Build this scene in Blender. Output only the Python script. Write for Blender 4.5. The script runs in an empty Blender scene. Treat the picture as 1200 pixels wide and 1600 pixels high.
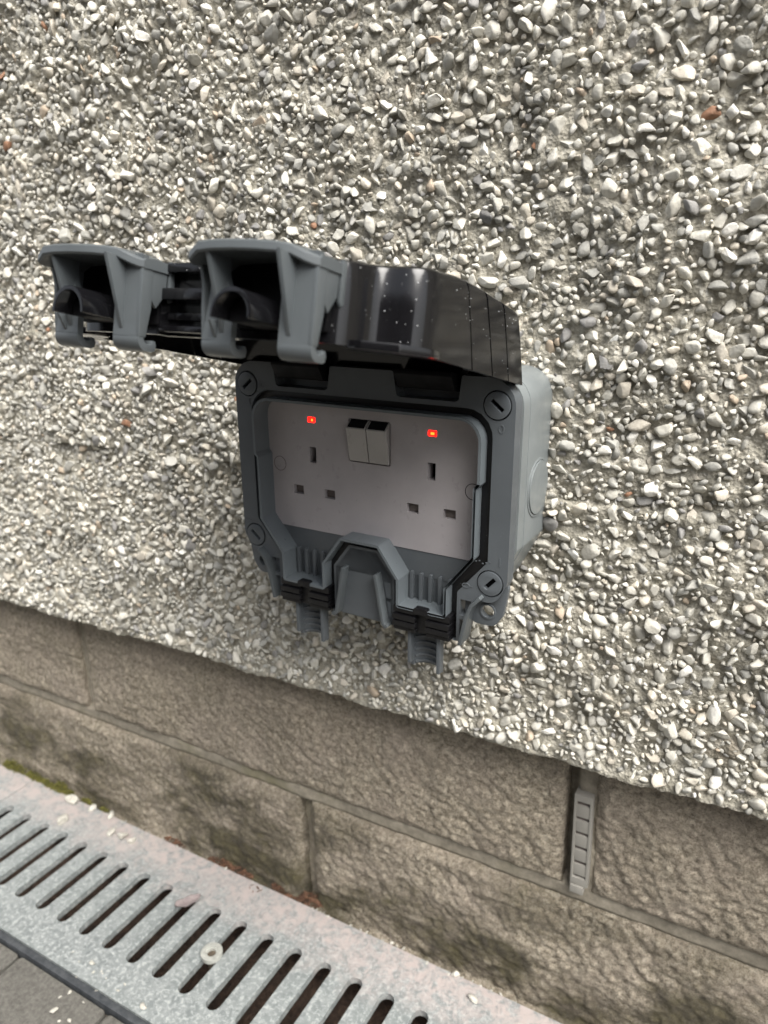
import bpy, bmesh, math, random
import numpy as np
from mathutils import Vector, Matrix, geometry
random.seed(7)
rng = np.random.default_rng(7)
S = 0.001
GZ = 395.0            # millimetres from the ground up to the centre of the socket plate
sc = bpy.context.scene
COL = sc.collection

# ------------------------------------------------------------------ camera
R = [[0.86946197, 0.49334653, -0.02539846], [0.1237116, -0.26722561, -0.95565993], [-0.47825864, 0.82776788, -0.2933752]]
C = (207.06, -342.89, 116.30)
cd = bpy.data.cameras.new('camera'); cam = bpy.data.objects.new('camera', cd); COL.objects.link(cam)
mr = Matrix(R)
rot = Matrix(((mr[0][0], -mr[1][0], -mr[2][0]), (mr[0][1], -mr[1][1], -mr[2][1]), (mr[0][2], -mr[1][2], -mr[2][2])))
cam.matrix_world = Matrix.Translation(Vector((C[0] * S, C[1] * S, (C[2] + GZ) * S))) @ rot.to_4x4()
cd.sensor_fit = 'VERTICAL'; cd.sensor_height = 36; cd.lens = 1155.71 / 1600 * 36
cd.clip_start = 0.01; cd.clip_end = 200
cd.dof.use_dof = True; cd.dof.focus_distance = 0.37; cd.dof.aperture_fstop = 9.5
sc.camera = cam

# ------------------------------------------------------------------ sky, sun, exposure
SUN_EL, SUN_AZ = math.radians(54), math.radians(122)      # azimuth clockwise from +Y
w = bpy.data.worlds.new('World'); sc.world = w; w.use_nodes = True
nt = w.node_tree; nt.nodes.clear()
sky = nt.nodes.new('ShaderNodeTexSky'); sky.sky_type = 'NISHITA'; sky.sun_disc = False
sky.sun_elevation = SUN_EL; sky.sun_rotation = SUN_AZ; sky.dust_density = 4; sky.air_density = 1.0
hs = nt.nodes.new('ShaderNodeHueSaturation'); hs.inputs['Saturation'].default_value = 0.33
bg = nt.nodes.new('ShaderNodeBackground'); bg.inputs['Strength'].default_value = 0.12
wo = nt.nodes.new('ShaderNodeOutputWorld')
nt.links.new(sky.outputs[0], hs.inputs['Color']); nt.links.new(hs.outputs[0], bg.inputs[0]); nt.links.new(bg.outputs[0], wo.inputs[0])
sl = bpy.data.lights.new('sun', 'SUN'); sl.energy = 3.0; sl.angle = math.radians(44); sl.color = (1.0, 0.965, 0.915)
sun = bpy.data.objects.new('sun', sl); COL.objects.link(sun)
sd = Vector((math.sin(SUN_AZ) * math.cos(SUN_EL), math.cos(SUN_AZ) * math.cos(SUN_EL), math.sin(SUN_EL)))
sun.rotation_euler = (-sd).to_track_quat('-Z', 'Y').to_euler(); sun.location = sd * 5
sc.view_settings.view_transform = 'Standard'; sc.view_settings.look = 'None'
sc.view_settings.exposure = 0.95; sc.view_settings.gamma = 1.0; sc.view_settings.use_curve_mapping = False

# ------------------------------------------------------------------ materials
class NT:
    def __init__(s, name):
        s.m = bpy.data.materials.new(name); s.m.use_nodes = True
        s.t = s.m.node_tree; s.b = s.t.nodes['Principled BSDF']
    def n(s, typ, **kw):
        nd = s.t.nodes.new(typ)
        for k, v in kw.items(): setattr(nd, k, v)
        return nd
    def l(s, a, b): s.t.links.new(a, b)
    def coord(s, scale=(1, 1, 1)):
        tc = s.n('ShaderNodeNewGeometry'); mp = s.n('ShaderNodeMapping')
        mp.inputs['Scale'].default_value = scale; s.l(tc.outputs['Position'], mp.inputs['Vector'])
        return mp.outputs[0]
    def noise(s, vec, scale, detail=4, rough=0.6, dist=0.0):
        nd = s.n('ShaderNodeTexNoise'); nd.inputs['Scale'].default_value = scale
        nd.inputs['Detail'].default_value = detail; nd.inputs['Roughness'].default_value = rough
        nd.inputs['Distortion'].default_value = dist
        if vec is not None: s.l(vec, nd.inputs['Vector'])
        return nd.outputs['Fac']
    def ramp(s, fac, stops, interp='LINEAR'):
        r = s.n('ShaderNodeValToRGB'); r.color_ramp.interpolation = interp
        el = r.color_ramp.elements
        while len(el) < len(stops): el.new(0.5)
        for e, (p, c) in zip(el, stops):
            e.position = p; e.color = tuple(c) + (1,) if not isinstance(c, (int, float)) else (c, c, c, 1)
        s.l(fac, r.inputs['Fac']); return r.outputs['Color']
    def mix(s, fac, a, b, mode='MIX'):
        nd = s.n('ShaderNodeMix'); nd.data_type = 'RGBA'; nd.blend_type = mode
        for sock, v in ((nd.inputs['Factor'], fac), (nd.inputs['A'], a), (nd.inputs['B'], b)):
            if isinstance(v, (int, float)): sock.default_value = v
            elif isinstance(v, tuple): sock.default_value = tuple(v) + (1,)
            else: s.l(v, sock)
        # colour sockets share names with the float ones; pick by type
        return nd.outputs['Result'] if nd.outputs['Result'].type == 'RGBA' else nd.outputs[2]
    def bump(s, h, strength=0.3, dist=0.001, prev=None):
        b = s.n('ShaderNodeBump'); b.inputs['Strength'].default_value = strength; b.inputs['Distance'].default_value = dist
        s.l(h, b.inputs['Height'])
        if prev is not None: s.l(prev, b.inputs['Normal'])
        return b.outputs[0]
    def math(s, op, a, b=0.0, clamp=False):
        nd = s.n('ShaderNodeMath', operation=op); nd.use_clamp = clamp
        for i, v in enumerate((a, b)):
            if isinstance(v, (int, float)): nd.inputs[i].default_value = v
            else: s.l(v, nd.inputs[i])
        return nd.outputs[0]

def mixc(nt_, fac, a, b, mode='MIX'):
    nd = nt_.n('ShaderNodeMixRGB', blend_type=mode)
    for sock, v in zip(nd.inputs, (fac, a, b)):
        if isinstance(v, (int, float)): sock.default_value = v
        elif isinstance(v, tuple): sock.default_value = tuple(v) + (1,)
        else: nt_.l(v, sock)
    return nd.outputs[0]

def plastic(name, col, rough, speck=0.5, bumpy=0.12, dust=(0.35, 0.36, 0.36), coat=0.0, spots=False):
    m = NT(name); v = m.coord()
    n1 = m.noise(v, 55, 5, 0.6)
    c = mixc(m, m.ramp(n1, [(0.35, 0.0), (0.75, 0.35)]), tuple(x * 0.88 for x in col), tuple(min(1, x * 1.25) for x in col))
    n2 = m.noise(v, 900, 3, 0.7)
    msk = m.ramp(n2, [(0.66, 0.0), (0.74, speck)])
    n3 = m.noise(v, 40, 3, 0.6)
    msk = m.math('MULTIPLY', msk, m.ramp(n3, [(0.42, 0.0), (0.62, 1.0)]))
    c = mixc(m, msk, c, dust)
    m.l(c, m.b.inputs['Base Color'])
    r = m.ramp(m.noise(v, 120, 4, 0.6), [(0.3, rough * 0.85), (0.75, min(1, rough * 1.25))])
    m.l(r, m.b.inputs['Roughness'])
    m.l(m.bump(m.noise(v, 2200, 2, 0.5), bumpy, 0.0003), m.b.inputs['Normal'])
    if coat: m.b.inputs['Coat Weight'].default_value = coat; m.b.inputs['Coat Roughness'].default_value = 0.08
    return m.m

GREY = plastic('grey_plastic', (0.096, 0.108, 0.118), 0.36, 0.25)
GREYB = plastic('grey_box_plastic', (0.195, 0.215, 0.218), 0.36, 0.2)
LATCH = plastic('latch_grey_plastic', (0.092, 0.104, 0.110), 0.34, 0.25)
RIMM = plastic('rim_grey_plastic', (0.135, 0.155, 0.168), 0.32, 0.2)
PLATE = plastic('socket_white_plastic', (0.405, 0.382, 0.392), 0.3, 0.1, dust=(0.2, 0.18, 0.17))
ROCK = plastic('rocker_plastic', (0.40, 0.385, 0.37), 0.3, 0.1, dust=(0.2, 0.18, 0.17))
BLACK = plastic('black_gloss_plastic', (0.006, 0.006, 0.007), 0.14, 0.4, 0.04, dust=(0.25, 0.25, 0.25))
MATT = plastic('black_matt_plastic', (0.003, 0.003, 0.004), 0.6, 0.1, 0.1); MATT.node_tree.nodes['Principled BSDF'].inputs['Specular IOR Level'].default_value = 0.2
RUBBER = plastic('black_rubber', (0.005, 0.005, 0.006), 0.38, 0.5, 0.2)
SHUT = plastic('shutter_plastic', (0.13, 0.11, 0.10), 0.6, 0.0)

def flat(name, col, rough=0.6, emit=None, es=0):
    m = NT(name); v = m.coord()
    c = mixc(m, m.ramp(m.noise(v, 300, 4), [(0.3, 0.0), (0.7, 1.0)]), tuple(x * 0.8 for x in col), tuple(min(1, x * 1.2) for x in col))
    m.l(c, m.b.inputs['Base Color']); m.b.inputs['Roughness'].default_value = rough
    if emit: m.b.inputs['Emission Color'].default_value = emit + (1,); m.b.inputs['Emission Strength'].default_value = es
    return m.m
LED = flat('lit_red_lens', (0.6, 0.02, 0.01), 0.3, (1.0, 0.004, 0.002), 3.4)
LEDC = flat('lit_orange_core', (0.8, 0.2, 0.02), 0.3, (1.0, 0.13, 0.012), 2.6)
def water_mat():
    m = NT('water_drop'); m.b.inputs['Base Color'].default_value = (0.9, 0.92, 0.93, 1); m.b.inputs['Roughness'].default_value = 0.05
    m.b.inputs['Transmission Weight'].default_value = 0.35; m.b.inputs['IOR'].default_value = 1.33
    return m.m
WATER = water_mat()

def stone_mat():
    m = NT('pebble_stone')
    at = m.n('ShaderNodeAttribute', attribute_name='tint')
    oi = m.n('ShaderNodeObjectInfo')
    v = m.coord()
    n1 = m.noise(v, 260, 5, 0.65, 0.6)
    c = mixc(m, m.ramp(n1, [(0.38, 0.0), (0.62, 0.5)]), at.outputs['Color'], mixc(m, 1.0, at.outputs['Color'], (0.74, 0.72, 0.68), 'MULTIPLY'))
    n2 = m.noise(v, 1300, 3, 0.6)
    c = mixc(m, m.ramp(n2, [(0.60, 0.0), (0.72, 0.35)]), c, (0.25, 0.235, 0.20))
    m.l(c, m.b.inputs['Base Color'])
    m.l(m.ramp(m.noise(v, 500, 2), [(0.3, 0.58), (0.7, 0.85)]), m.b.inputs['Roughness'])
    b1 = m.bump(m.noise(v, 420, 4, 0.6), 0.5, 0.0012)
    m.l(m.bump(m.noise(v, 2400, 3, 0.6), 0.35, 0.0004, b1), m.b.inputs['Normal'])
    return m.m
STONE = stone_mat()

def mortar_mat():
    m = NT('dash_mortar'); v = m.coord()
    c = m.ramp(m.noise(v, 130, 6, 0.7), [(0.32, (0.23, 0.215, 0.17)), (0.52, (0.40, 0.378, 0.315)), (0.72, (0.55, 0.525, 0.455))])
    c = mixc(m, m.ramp(m.noise(v, 34, 3, 0.6), [(0.62, 0.0), (0.75, 0.4)]), c, (0.30, 0.235, 0.165))
    m.l(c, m.b.inputs['Base Color']); m.b.inputs['Roughness'].default_value = 0.9
    vo = m.n('ShaderNodeTexVoronoi'); vo.inputs['Scale'].default_value = 520; m.l(v, vo.inputs['Vector'])
    b1 = m.bump(vo.outputs['Distance'], 0.7, 0.0014)
    m.l(m.bump(m.noise(v, 1500, 4, 0.7), 0.7, 0.0007, b1), m.b.inputs['Normal'])
    return m.m
MORTAR = mortar_mat()

def block_mat():
    m = NT('split_face_stone'); v = m.coord()
    c = m.ramp(m.noise(v, 300, 8, 0.8, 0.2), [(0.36, (0.15, 0.124, 0.088)), (0.5, (0.49, 0.42, 0.32)), (0.64, (0.82, 0.74, 0.59))])
    c = mixc(m, m.ramp(m.noise(v, 18, 4, 0.6), [(0.4, 0.0), (0.7, 0.45)]), c, (0.55, 0.46, 0.39))
    ps = m.n('ShaderNodeNewGeometry'); sx = m.n('ShaderNodeSeparateXYZ'); m.l(ps.outputs['Position'], sx.inputs[0])
    # algae and damp stains in patches on the lower course
    low = m.math('MULTIPLY', m.ramp(m.math('MULTIPLY', sx.outputs['Z'], 5.0), [(0.05, 1.0), (0.42, 0.85), (0.62, 0.0)]), 1.0)
    vv = m.coord((1.0, 1.0, 1.9))
    msk = m.math('MULTIPLY', m.ramp(m.noise(vv, 9.5, 6, 0.62, 0.4), [(0.41, 0.0), (0.58, 0.9)]), low)
    algae = m.ramp(m.noise(v, 60, 5, 0.7), [(0.35, (0.030, 0.026, 0.014)), (0.62, (0.105, 0.092, 0.036)), (0.8, (0.16, 0.15, 0.045))])
    c = mixc(m, m.ramp(m.noise(v, 700, 4, 0.7), [(0.55, 0.0), (0.68, 0.75)]), c, (0.10, 0.085, 0.062))
    c = mixc(m, msk, c, algae)
    m.l(c, m.b.inputs['Base Color']); m.b.inputs['Roughness'].default_value = 0.88
    b1 = m.bump(m.noise(v, 260, 8, 0.80), 1.0, 0.009)
    m.l(m.bump(m.noise(v, 900, 5, 0.75), 0.9, 0.0016, b1), m.b.inputs['Normal'])
    return m.m
BLOCK = block_mat()
def joint_mat():
    m = NT('joint_mortar'); v = m.coord()
    c = m.ramp(m.noise(v, 160, 6, 0.7), [(0.3, (0.17, 0.15, 0.115)), (0.7, (0.33, 0.295, 0.235))])
    c = mixc(m, m.ramp(m.noise(v, 12, 4, 0.6), [(0.52, 0.0), (0.68, 0.6)]), c, (0.16, 0.15, 0.07))
    m.l(c, m.b.inputs['Base Color']); m.b.inputs['Roughness'].default_value = 0.9
    m.l(m.bump(m.noise(v, 900, 4, 0.7), 0.5, 0.0008), m.b.inputs['Normal'])
    return m.m
JOINT = joint_mat()
def galv_mat():
    m = NT('galvanised_steel'); v = m.coord()
    vo = m.n('ShaderNodeTexVoronoi'); vo.inputs['Scale'].default_value = 230; m.l(v, vo.inputs['Vector'])
    sp = m.ramp(vo.outputs['Color'], [(0.0, (0.19, 0.212, 0.212)), (0.5, (0.245, 0.268, 0.266)), (1.0, (0.30, 0.322, 0.318))])
    n = m.noise(v, 300, 6, 0.75, 0.5)
    c = mixc(m, m.ramp(n, [(0.50, 0.0), (0.58, 0.55), (0.70, 0.85)]), sp, (0.50, 0.525, 0.51))
    # dried pinkish dirt film along the wall side of the grating
    sx = m.n('ShaderNodeSeparateXYZ'); g = m.n('ShaderNodeNewGeometry'); m.l(g.outputs['Position'], sx.inputs[0])
    band = m.ramp(m.math('ADD', m.math('MULTIPLY', sx.outputs['Y'], 10.0), m.math('MULTIPLY', m.noise(v, 26, 4, 0.65), 0.9)), [(0.55, 0.0), (0.95, 1.0)])
    film = m.math('MULTIPLY', band, m.ramp(m.noise(v, 95, 6, 0.75, 1.0), [(0.40, 0.15), (0.55, 1.0)]))
    c = mixc(m, m.math('MULTIPLY', film, 0.85), c, (0.50, 0.43, 0.405))
    m.l(c, m.b.inputs['Base Color'])
    m.b.inputs['Metallic'].default_value = 0.25
    m.l(m.ramp(n, [(0.4, 0.38), (0.6, 0.7)]), m.b.inputs['Roughness'])
    m.l(m.bump(m.noise(v, 600, 5, 0.7), 0.4, 0.0006), m.b.inputs['Normal'])
    return m.m
GALV = galv_mat()
def earthy(name, a, b, scale=220, bd=0.002, bs=0.8, rough=0.95):
    m = NT(name); v = m.coord()
    m.l(m.ramp(m.noise(v, scale, 6, 0.7), [(0.3, a), (0.72, b)]), m.b.inputs['Base Color']); m.b.inputs['Roughness'].default_value = rough
    m.l(m.bump(m.noise(v, scale * 2, 5, 0.7), bs, bd), m.b.inputs['Normal'])
    return m.m
DIRT = earthy('brown_debris', (0.010, 0.007, 0.005), (0.085, 0.052, 0.035))
SOIL = earthy('gap_soil', (0.03, 0.024, 0.016), (0.17, 0.135, 0.095))
MOSS = earthy('moss_green', (0.030, 0.034, 0.008), (0.19, 0.175, 0.03), 400)
LITTER = earthy('rusty_leaf_litter', (0.040, 0.022, 0.013), (0.21, 0.105, 0.06), 160)
PETAL = earthy('pale_leaf', (0.16, 0.13, 0.13), (0.27, 0.23, 0.22), 200, 0.0005)
CHIP = earthy('white_stone_chip', (0.34, 0.325, 0.28), (0.57, 0.55, 0.49), 250, 0.0006, 0.4, 0.6)
STRIP = earthy('channel_edge_plastic', (0.022, 0.026, 0.030), (0.075, 0.08, 0.085), 160, 0.0008, 0.3, 0.6)
PAVER = earthy('dark_paver', (0.058, 0.055, 0.048), (0.165, 0.158, 0.140), 330, 0.0009, 0.7, 0.85)
SAND = earthy('paving_sand', (0.035, 0.030, 0.024), (0.12, 0.105, 0.085), 500)
VENT = plastic('vent_plastic', (0.27, 0.258, 0.23), 0.55, 0.4, 0.1)
ZINC = flat('zinc_bolt', (0.33, 0.335, 0.305), 0.45)
CONC = earthy('channel_concrete', (0.05, 0.047, 0.040), (0.15, 0.14, 0.12))

# ------------------------------------------------------------------ mesh helpers (millimetres in, metres out)
def put(name, me, mat, parent=None, kind=None, label=None, cat=None, group=None):
    o = bpy.data.objects.new(name, me); COL.objects.link(o)
    if mat is not None and not me.materials: me.materials.append(mat)
    if parent is not None: o.parent = parent
    for k, v in (('kind', kind), ('label', label), ('category', cat), ('group', group)):
        if v: o[k] = v
    return o

def finish(bm, name, smooth=35, bevel=0.0, seg=2, bevang=40, mm=True):
    bmesh.ops.recalc_face_normals(bm, faces=bm.faces)
    if bevel > 0:
        es = [e for e in bm.edges if len(e.link_faces) == 2 and e.calc_face_angle(0) > math.radians(bevang)]
        bmesh.ops.bevel(bm, geom=es, offset=bevel, segments=seg, profile=0.6, affect='EDGES', clamp_overlap=True)
    if mm:
        for v in bm.verts: v.co *= S
    me = bpy.data.meshes.new(name); bm.to_mesh(me); bm.free()
    for p in me.polygons: p.use_smooth = True
    if smooth: me.set_sharp_from_angle(angle=math.radians(smooth))
    return me

def fillet(pts, r, n=5):
    """pts: [(x, y)] or [(x, y, radius)]; rounds each corner."""
    out = []; N = len(pts)
    for i in range(N):
        p = Vector(pts[i][:2]); rr = pts[i][2] if len(pts[i]) > 2 else r
        a = Vector(pts[i - 1][:2]) - p; b = Vector(pts[(i + 1) % N][:2]) - p
        if rr <= 0 or a.length < 1e-6 or b.length < 1e-6: out.append(tuple(p)); continue
        ang = a.angle(b)
        if ang > math.radians(176): out.append(tuple(p)); continue
        t = min(rr / math.tan(ang / 2), a.length * 0.48, b.length * 0.48); rr = t * math.tan(ang / 2)
        c = p + (a.normalized() + b.normalized()).normalized() * (rr / math.sin(ang / 2))
        p0 = p + a.normalized() * t - c; p1 = p + b.normalized() * t - c
        for k in range(n + 1):
            f = k / n; q = (p0 * (1 - f) + p1 * f)
            if q.length > 1e-9: q = q.normalized() * rr
            out.append(tuple(c + q))
    return out

def area(p): return 0.5 * sum(p[i - 1][0] * p[i][1] - p[i][0] * p[i - 1][1] for i in range(len(p)))
def inset(pts, d):
    """offsets a polygon inwards by d (outwards when negative)."""
    sgn = 1 if area(pts) > 0 else -1; out = []; N = len(pts)
    for i in range(N):
        p = Vector(pts[i]); a = (p - Vector(pts[i - 1])).normalized(); b = (Vector(pts[(i + 1) % N]) - p).normalized()
        na = Vector((-a.y, a.x)) * sgn; nb = Vector((-b.y, b.x)) * sgn
        m = (na + nb)
        if m.length < 1e-6: m = na
        m.normalize(); k = d / max(0.35, m.dot(na)); out.append(tuple(p + m * k))
    return out
def circ(cx, cy, r, n=24, a0=0): return [(cx + r * math.cos(a0 + 2 * math.pi * k / n), cy + r * math.sin(a0 + 2 * math.pi * k / n)) for k in range(n)]
def rect(x0, y0, x1, y1): return [(x0, y0), (x1, y0), (x1, y1), (x0, y1)]
def rrect(x0, y0, x1, y1, r, n=4): return fillet(rect(x0, y0, x1, y1), r, n)

def plate_bm(bm, outer, holes, a, b, axis='Y'):
    """polygon with holes extruded from a to b. axis Y: polygon lies in x,z; axis Z: in x,y; axis X: in y,z."""
    def V(p, t): return {'Y': (p[0], t, p[1]), 'Z': (p[0], p[1], t), 'X': (t, p[0], p[1])}[axis]
    loops = [outer] + list(holes)
    flatp = [p for lp in loops for p in lp]
    tris = geometry.tessellate_polygon([[Vector((p[0], p[1], 0)) for p in lp] for lp in loops])
    va = [bm.verts.new(V(p, a)) for p in flatp]; vb = [bm.verts.new(V(p, b)) for p in flatp]
    for t in tris:
        for vs, o in ((va, t), (vb, t[::-1])):
            try: bm.faces.new([vs[i] for i in o])
            except ValueError: pass
    k = 0
    for lp in loops:
        n = len(lp)
        for i in range(n):
            j = (i + 1) % n
            try: bm.faces.new([va[k + i], va[k + j], vb[k + j], vb[k + i]])
            except ValueError: pass
        k += n
    return bm

def plate(name, outer, holes, a, b, mat, parent, bevel=0.4, axis='Y', seg=2, smooth=35, bevang=40, **kw):
    bm = bmesh.new(); plate_bm(bm, outer, holes, a, b, axis)
    return put(name, finish(bm, name, smooth, bevel, seg, bevang), mat, parent, **kw)

def box_bm(bm, x0, y0, z0, x1, y1, z1): return plate_bm(bm, rect(x0, z0, x1, z1), [], y0, y1, 'Y')
def strip_poly(path, w):
    """closed outline of a thick open polyline."""
    L, Rr = [], []
    for i, p in enumerate(path):
        p = Vector(p)
        a = (p - Vector(path[i - 1])).normalized() if i else None
        b = (Vector(path[i + 1]) - p).normalized() if i < len(path) - 1 else None
        t = ((a or b) + (b or a)).normalized(); nrm = Vector((-t.y, t.x)); k = w / 2 / max(0.4, nrm.dot(Vector((-(b or a).y, (b or a).x))))
        L.append(tuple(p + nrm * k)); Rr.append(tuple(p - nrm * k))
    return L + Rr[::-1]

# value noise for displaced surfaces
def vnoise(x, y, cell, seed):
    r = np.random.default_rng(seed).random((257, 257))
    u, v = np.asarray(x) / cell, np.asarray(y) / cell
    i, j = np.floor(u).astype(int), np.floor(v).astype(int); f, g = u - i, v - j
    f = f * f * (3 - 2 * f); g = g * g * (3 - 2 * g); i %= 256; j %= 256
    return (r[i, j] * (1 - f) * (1 - g) + r[i + 1, j] * f * (1 - g) + r[i, j + 1] * (1 - f) * g + r[i + 1, j + 1] * f * g) * 2 - 1
def grid_mesh(name, X, Y, Z, mat_smooth=True):
    n, m = X.shape
    co = np.stack([X, Y, Z], -1).reshape(-1, 3).astype(np.float32)
    idx = np.arange(n * m).reshape(n, m)
    q = np.stack([idx[:-1, :-1], idx[1:, :-1], idx[1:, 1:], idx[:-1, 1:]], -1).reshape(-1, 4)
    return np_mesh(name, co, q)
def np_mesh(name, co, faces, tint=None):
    me = bpy.data.meshes.new(name); k = faces.shape[1]
    me.vertices.add(len(co)); me.vertices.foreach_set('co', co.astype(np.float32).ravel())
    me.loops.add(faces.size); me.loops.foreach_set('vertex_index', faces.astype(np.int32).ravel())
    me.polygons.add(len(faces)); me.polygons.foreach_set('loop_start', (np.arange(len(faces)) * k).astype(np.int32))
    me.polygons.foreach_set('loop_total', np.full(len(faces), k, np.int32))
    me.polygons.foreach_set('use_smooth', np.ones(len(faces), bool))
    if tint is not None:
        at = me.attributes.new('tint', 'FLOAT_COLOR', 'POINT'); at.data.foreach_set('color', tint.astype(np.float32).ravel())
    me.update(); me.validate()
    return me

# ------------------------------------------------------------------ pebbledash wall
WY = 46.0; ZB = -165.0          # mean face of the render, its bottom edge
def wall_y(x, z):
    d = 3.4 * vnoise(x, z, 46, 1) + 1.9 * vnoise(x + 33, z, 19, 2) + 0.9 * vnoise(x, z + 50, 9, 3)
    fade = np.clip((np.asarray(z) - ZB) / 14.0, 0, 1)
    bell = -3.0 * np.exp(-(np.asarray(z) - ZB) / 30.0)           # the dash kicks out slightly over the plinth
    return WY + d * (0.35 + 0.65 * fade) + bell
wall = put('pebbledash_wall', bpy.data.meshes.new('pebbledash_wall'), None, None,
           label='pale grey pebbledash house wall carrying the outdoor socket, above the stone plinth', cat='wall')
wall.location = (0, 0, GZ * S)
# outer stretches of the same wall, past the frame
def far_render(x0, x1, z0, z1, st=14):
    X, Z = np.meshgrid(np.linspace(x0, x1, max(2, int((x1 - x0) / st))), np.linspace(z0, z1, max(2, int((z1 - z0) / st))), indexing='ij')
    return grid_mesh('render_face', X * S, (wall_y(X, Z) + 0.8) * S, Z * S)
for a in ((-2600, -700.5, ZB, 2200), (380.5, 2400, ZB, 2200), (-700, 380, 420.5, 2200)):
    put('render_face', far_render(*a), MORTAR, wall)

def proto(seed, sub):
    """an angular, water-worn chip: an icosphere cut by random planes."""
    r = np.random.default_rng(seed)
    bm = bmesh.new(); bmesh.ops.create_icosphere(bm, subdivisions=sub, radius=1.0)
    co = np.array([v.co[:] for v in bm.verts]); fc = np.array([[v.index for v in f.verts] for f in bm.faces]); bm.free()
    for _ in range(r.integers(9, 15)):
        n = r.normal(size=3); n /= np.linalg.norm(n); d = r.uniform(0.38, 0.74)
        h = co @ n - d; k = h > 0
        co[k] -= np.outer(h[k] * 0.93, n)
    n = r.normal(size=(3, 3)); ph = r.uniform(0, 6, 3)
    co *= (1 + 0.05 * np.sin(co @ n.T * 2.2 + ph).sum(1, keepdims=True))
    co -= (co.max(0) + co.min(0)) / 2
    asp = np.array([1.0, r.uniform(0.58, 0.88), r.uniform(0.42, 0.66)])
    return co / np.abs(co).max() * asp, fc
PR3 = [proto(100 + i, 3) for i in range(26)]
PR2 = [proto(300 + i, 2) for i in range(26)]

def tints(n, r):
    u = r.random(n); base = np.zeros((n, 3))
    v = r.normal(0, 1, n)
    base[:] = np.array([0.565, 0.55, 0.49]) * (1 + 0.13 * v[:, None])
    base[u < 0.22] = (np.array([0.41, 0.405, 0.37]) * (1 + 0.13 * v[:, None]))[u < 0.22]
    k = (u > 0.22) & (u < 0.26); base[k] = (np.array([0.29, 0.285, 0.275]) * (1 + 0.15 * v[:, None]))[k]
    k = (u > 0.26) & (u < 0.40); base[k] = (np.array([0.57, 0.53, 0.45]) * (1 + 0.12 * v[:, None]))[k]
    k = (u > 0.470) & (u < 0.4715); base[k] = (0.33, 0.18, 0.11)
    k = (u > 0.478) & (u < 0.490); base[k] = (0.47, 0.39, 0.30)
    k = u > 0.92; base[k] = (np.array([0.75, 0.735, 0.68]) * (1 + 0.06 * v[:, None]))[k]
    return np.clip(base, 0.03, 0.82)

def scatter():
    """dart throwing from large to small over the stretch the photograph shows."""
    x0, x1, z0, z1 = -640, 330, ZB + 1.5, 390
    cell = 6.0; occ = {}
    out = []
    classes = [(600, 4.7, 6.0, 0.90), (7500, 3.6, 4.7, 0.84), (16000, 2.5, 3.6, 0.82), (60000, 1.2, 2.5, 0.78)]
    for n, a, b, pack in classes:
        px_ = rng.uniform(x0, x1, n); pz_ = rng.uniform(z0, z1, n); rr = rng.uniform(a, b, n)
        for x, z, r0 in zip(px_, pz_, rr):
            if z > 260 - 0.42 * x + 190 and x > -300: continue
            reff = r0 * 0.80
            if z < ZB + 1.0 + r0 * 0.85: continue
            i, j = int(x // cell), int(z // cell); ok = True
            for di in (-2, -1, 0, 1, 2):
                for dj in (-2, -1, 0, 1, 2):
                    for (ox, oz, orr) in occ.get((i + di, j + dj), ()):
                        if (x - ox) ** 2 + (z - oz) ** 2 < ((reff + orr) * pack) ** 2: ok = False; break
                    if not ok: break
                if not ok: break
            if ok:
                occ.setdefault((i, j), []).append((x, z, reff)); out.append((x, z, r0))
    return np.array(out)
ST = scatter()
def mortar_face():
    xs = np.arange(-700, 380, 1.9); zs = np.arange(ZB, 420, 1.9)
    X, Z = np.meshgrid(xs, zs, indexing='ij')
    Y = wall_y(X, Z)
    Y += -1.5 * np.abs(vnoise(X, Z, 4.4, 4)) + 1.0 * vnoise(X, Z, 2.4, 5) + 1.5 + 1.2 * vnoise(X, Z, 11, 15)
    col_h = np.full(Y.shape, 0.0)
    for (sx_, sz_, r0), k_ in zip(ST, rng.uniform(-0.35, 0.62, len(ST))):
        if k_ <= 0 or r0 < 1.7: continue
        ci, cj = int((sx_ + 700) / 1.9), int((sz_ - ZB) / 1.9); m_ = int(r0 * 1.3 / 1.9) + 1
        a0, a1, b0, b1 = max(0, ci - m_), ci + m_ + 2, max(0, cj - m_), cj + m_ + 2
        d_ = np.sqrt((X[a0:a1, b0:b1] - sx_) ** 2 + (Z[a0:a1, b0:b1] - sz_) ** 2) / (r0 * 1.3)
        hh_ = r0 * k_ * np.clip(1 - d_ ** 3, 0, 1)
        col_h[a0:a1, b0:b1] = np.maximum(col_h[a0:a1, b0:b1], hh_)
    Y -= col_h * (0.75 + 0.5 * vnoise(X, Z, 2.9, 16))
    Zd = Z + 0.5 * vnoise(X, Z, 3.3, 6)
    edge = 1.3 * vnoise(X, X * 0, 36, 8) + 0.5 * vnoise(X, X * 0, 7, 9)
    Zd += edge * np.clip(1 - (Z - ZB) / 10, 0, 1)
    # rounded return under the drip edge
    ret = []
    for (dy, dz) in ((24, -1.0), (9, -1.4), (2.5, -1.2), (0.6, -0.5)):
        ret.append((Y[:, :1] + dy, Zd[:, :1] + dz))
    X2 = np.concatenate([X[:, :1]] * 4 + [X], 1)
    Y2 = np.concatenate([r[0] for r in ret] + [Y], 1); Z2 = np.concatenate([r[1] for r in ret] + [Zd], 1)
    return grid_mesh('mortar', X2 * S, Y2 * S, Z2 * S)
put('mortar', mortar_face(), MORTAR, wall)
NS = len(ST)
tint = tints(NS, rng)
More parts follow.
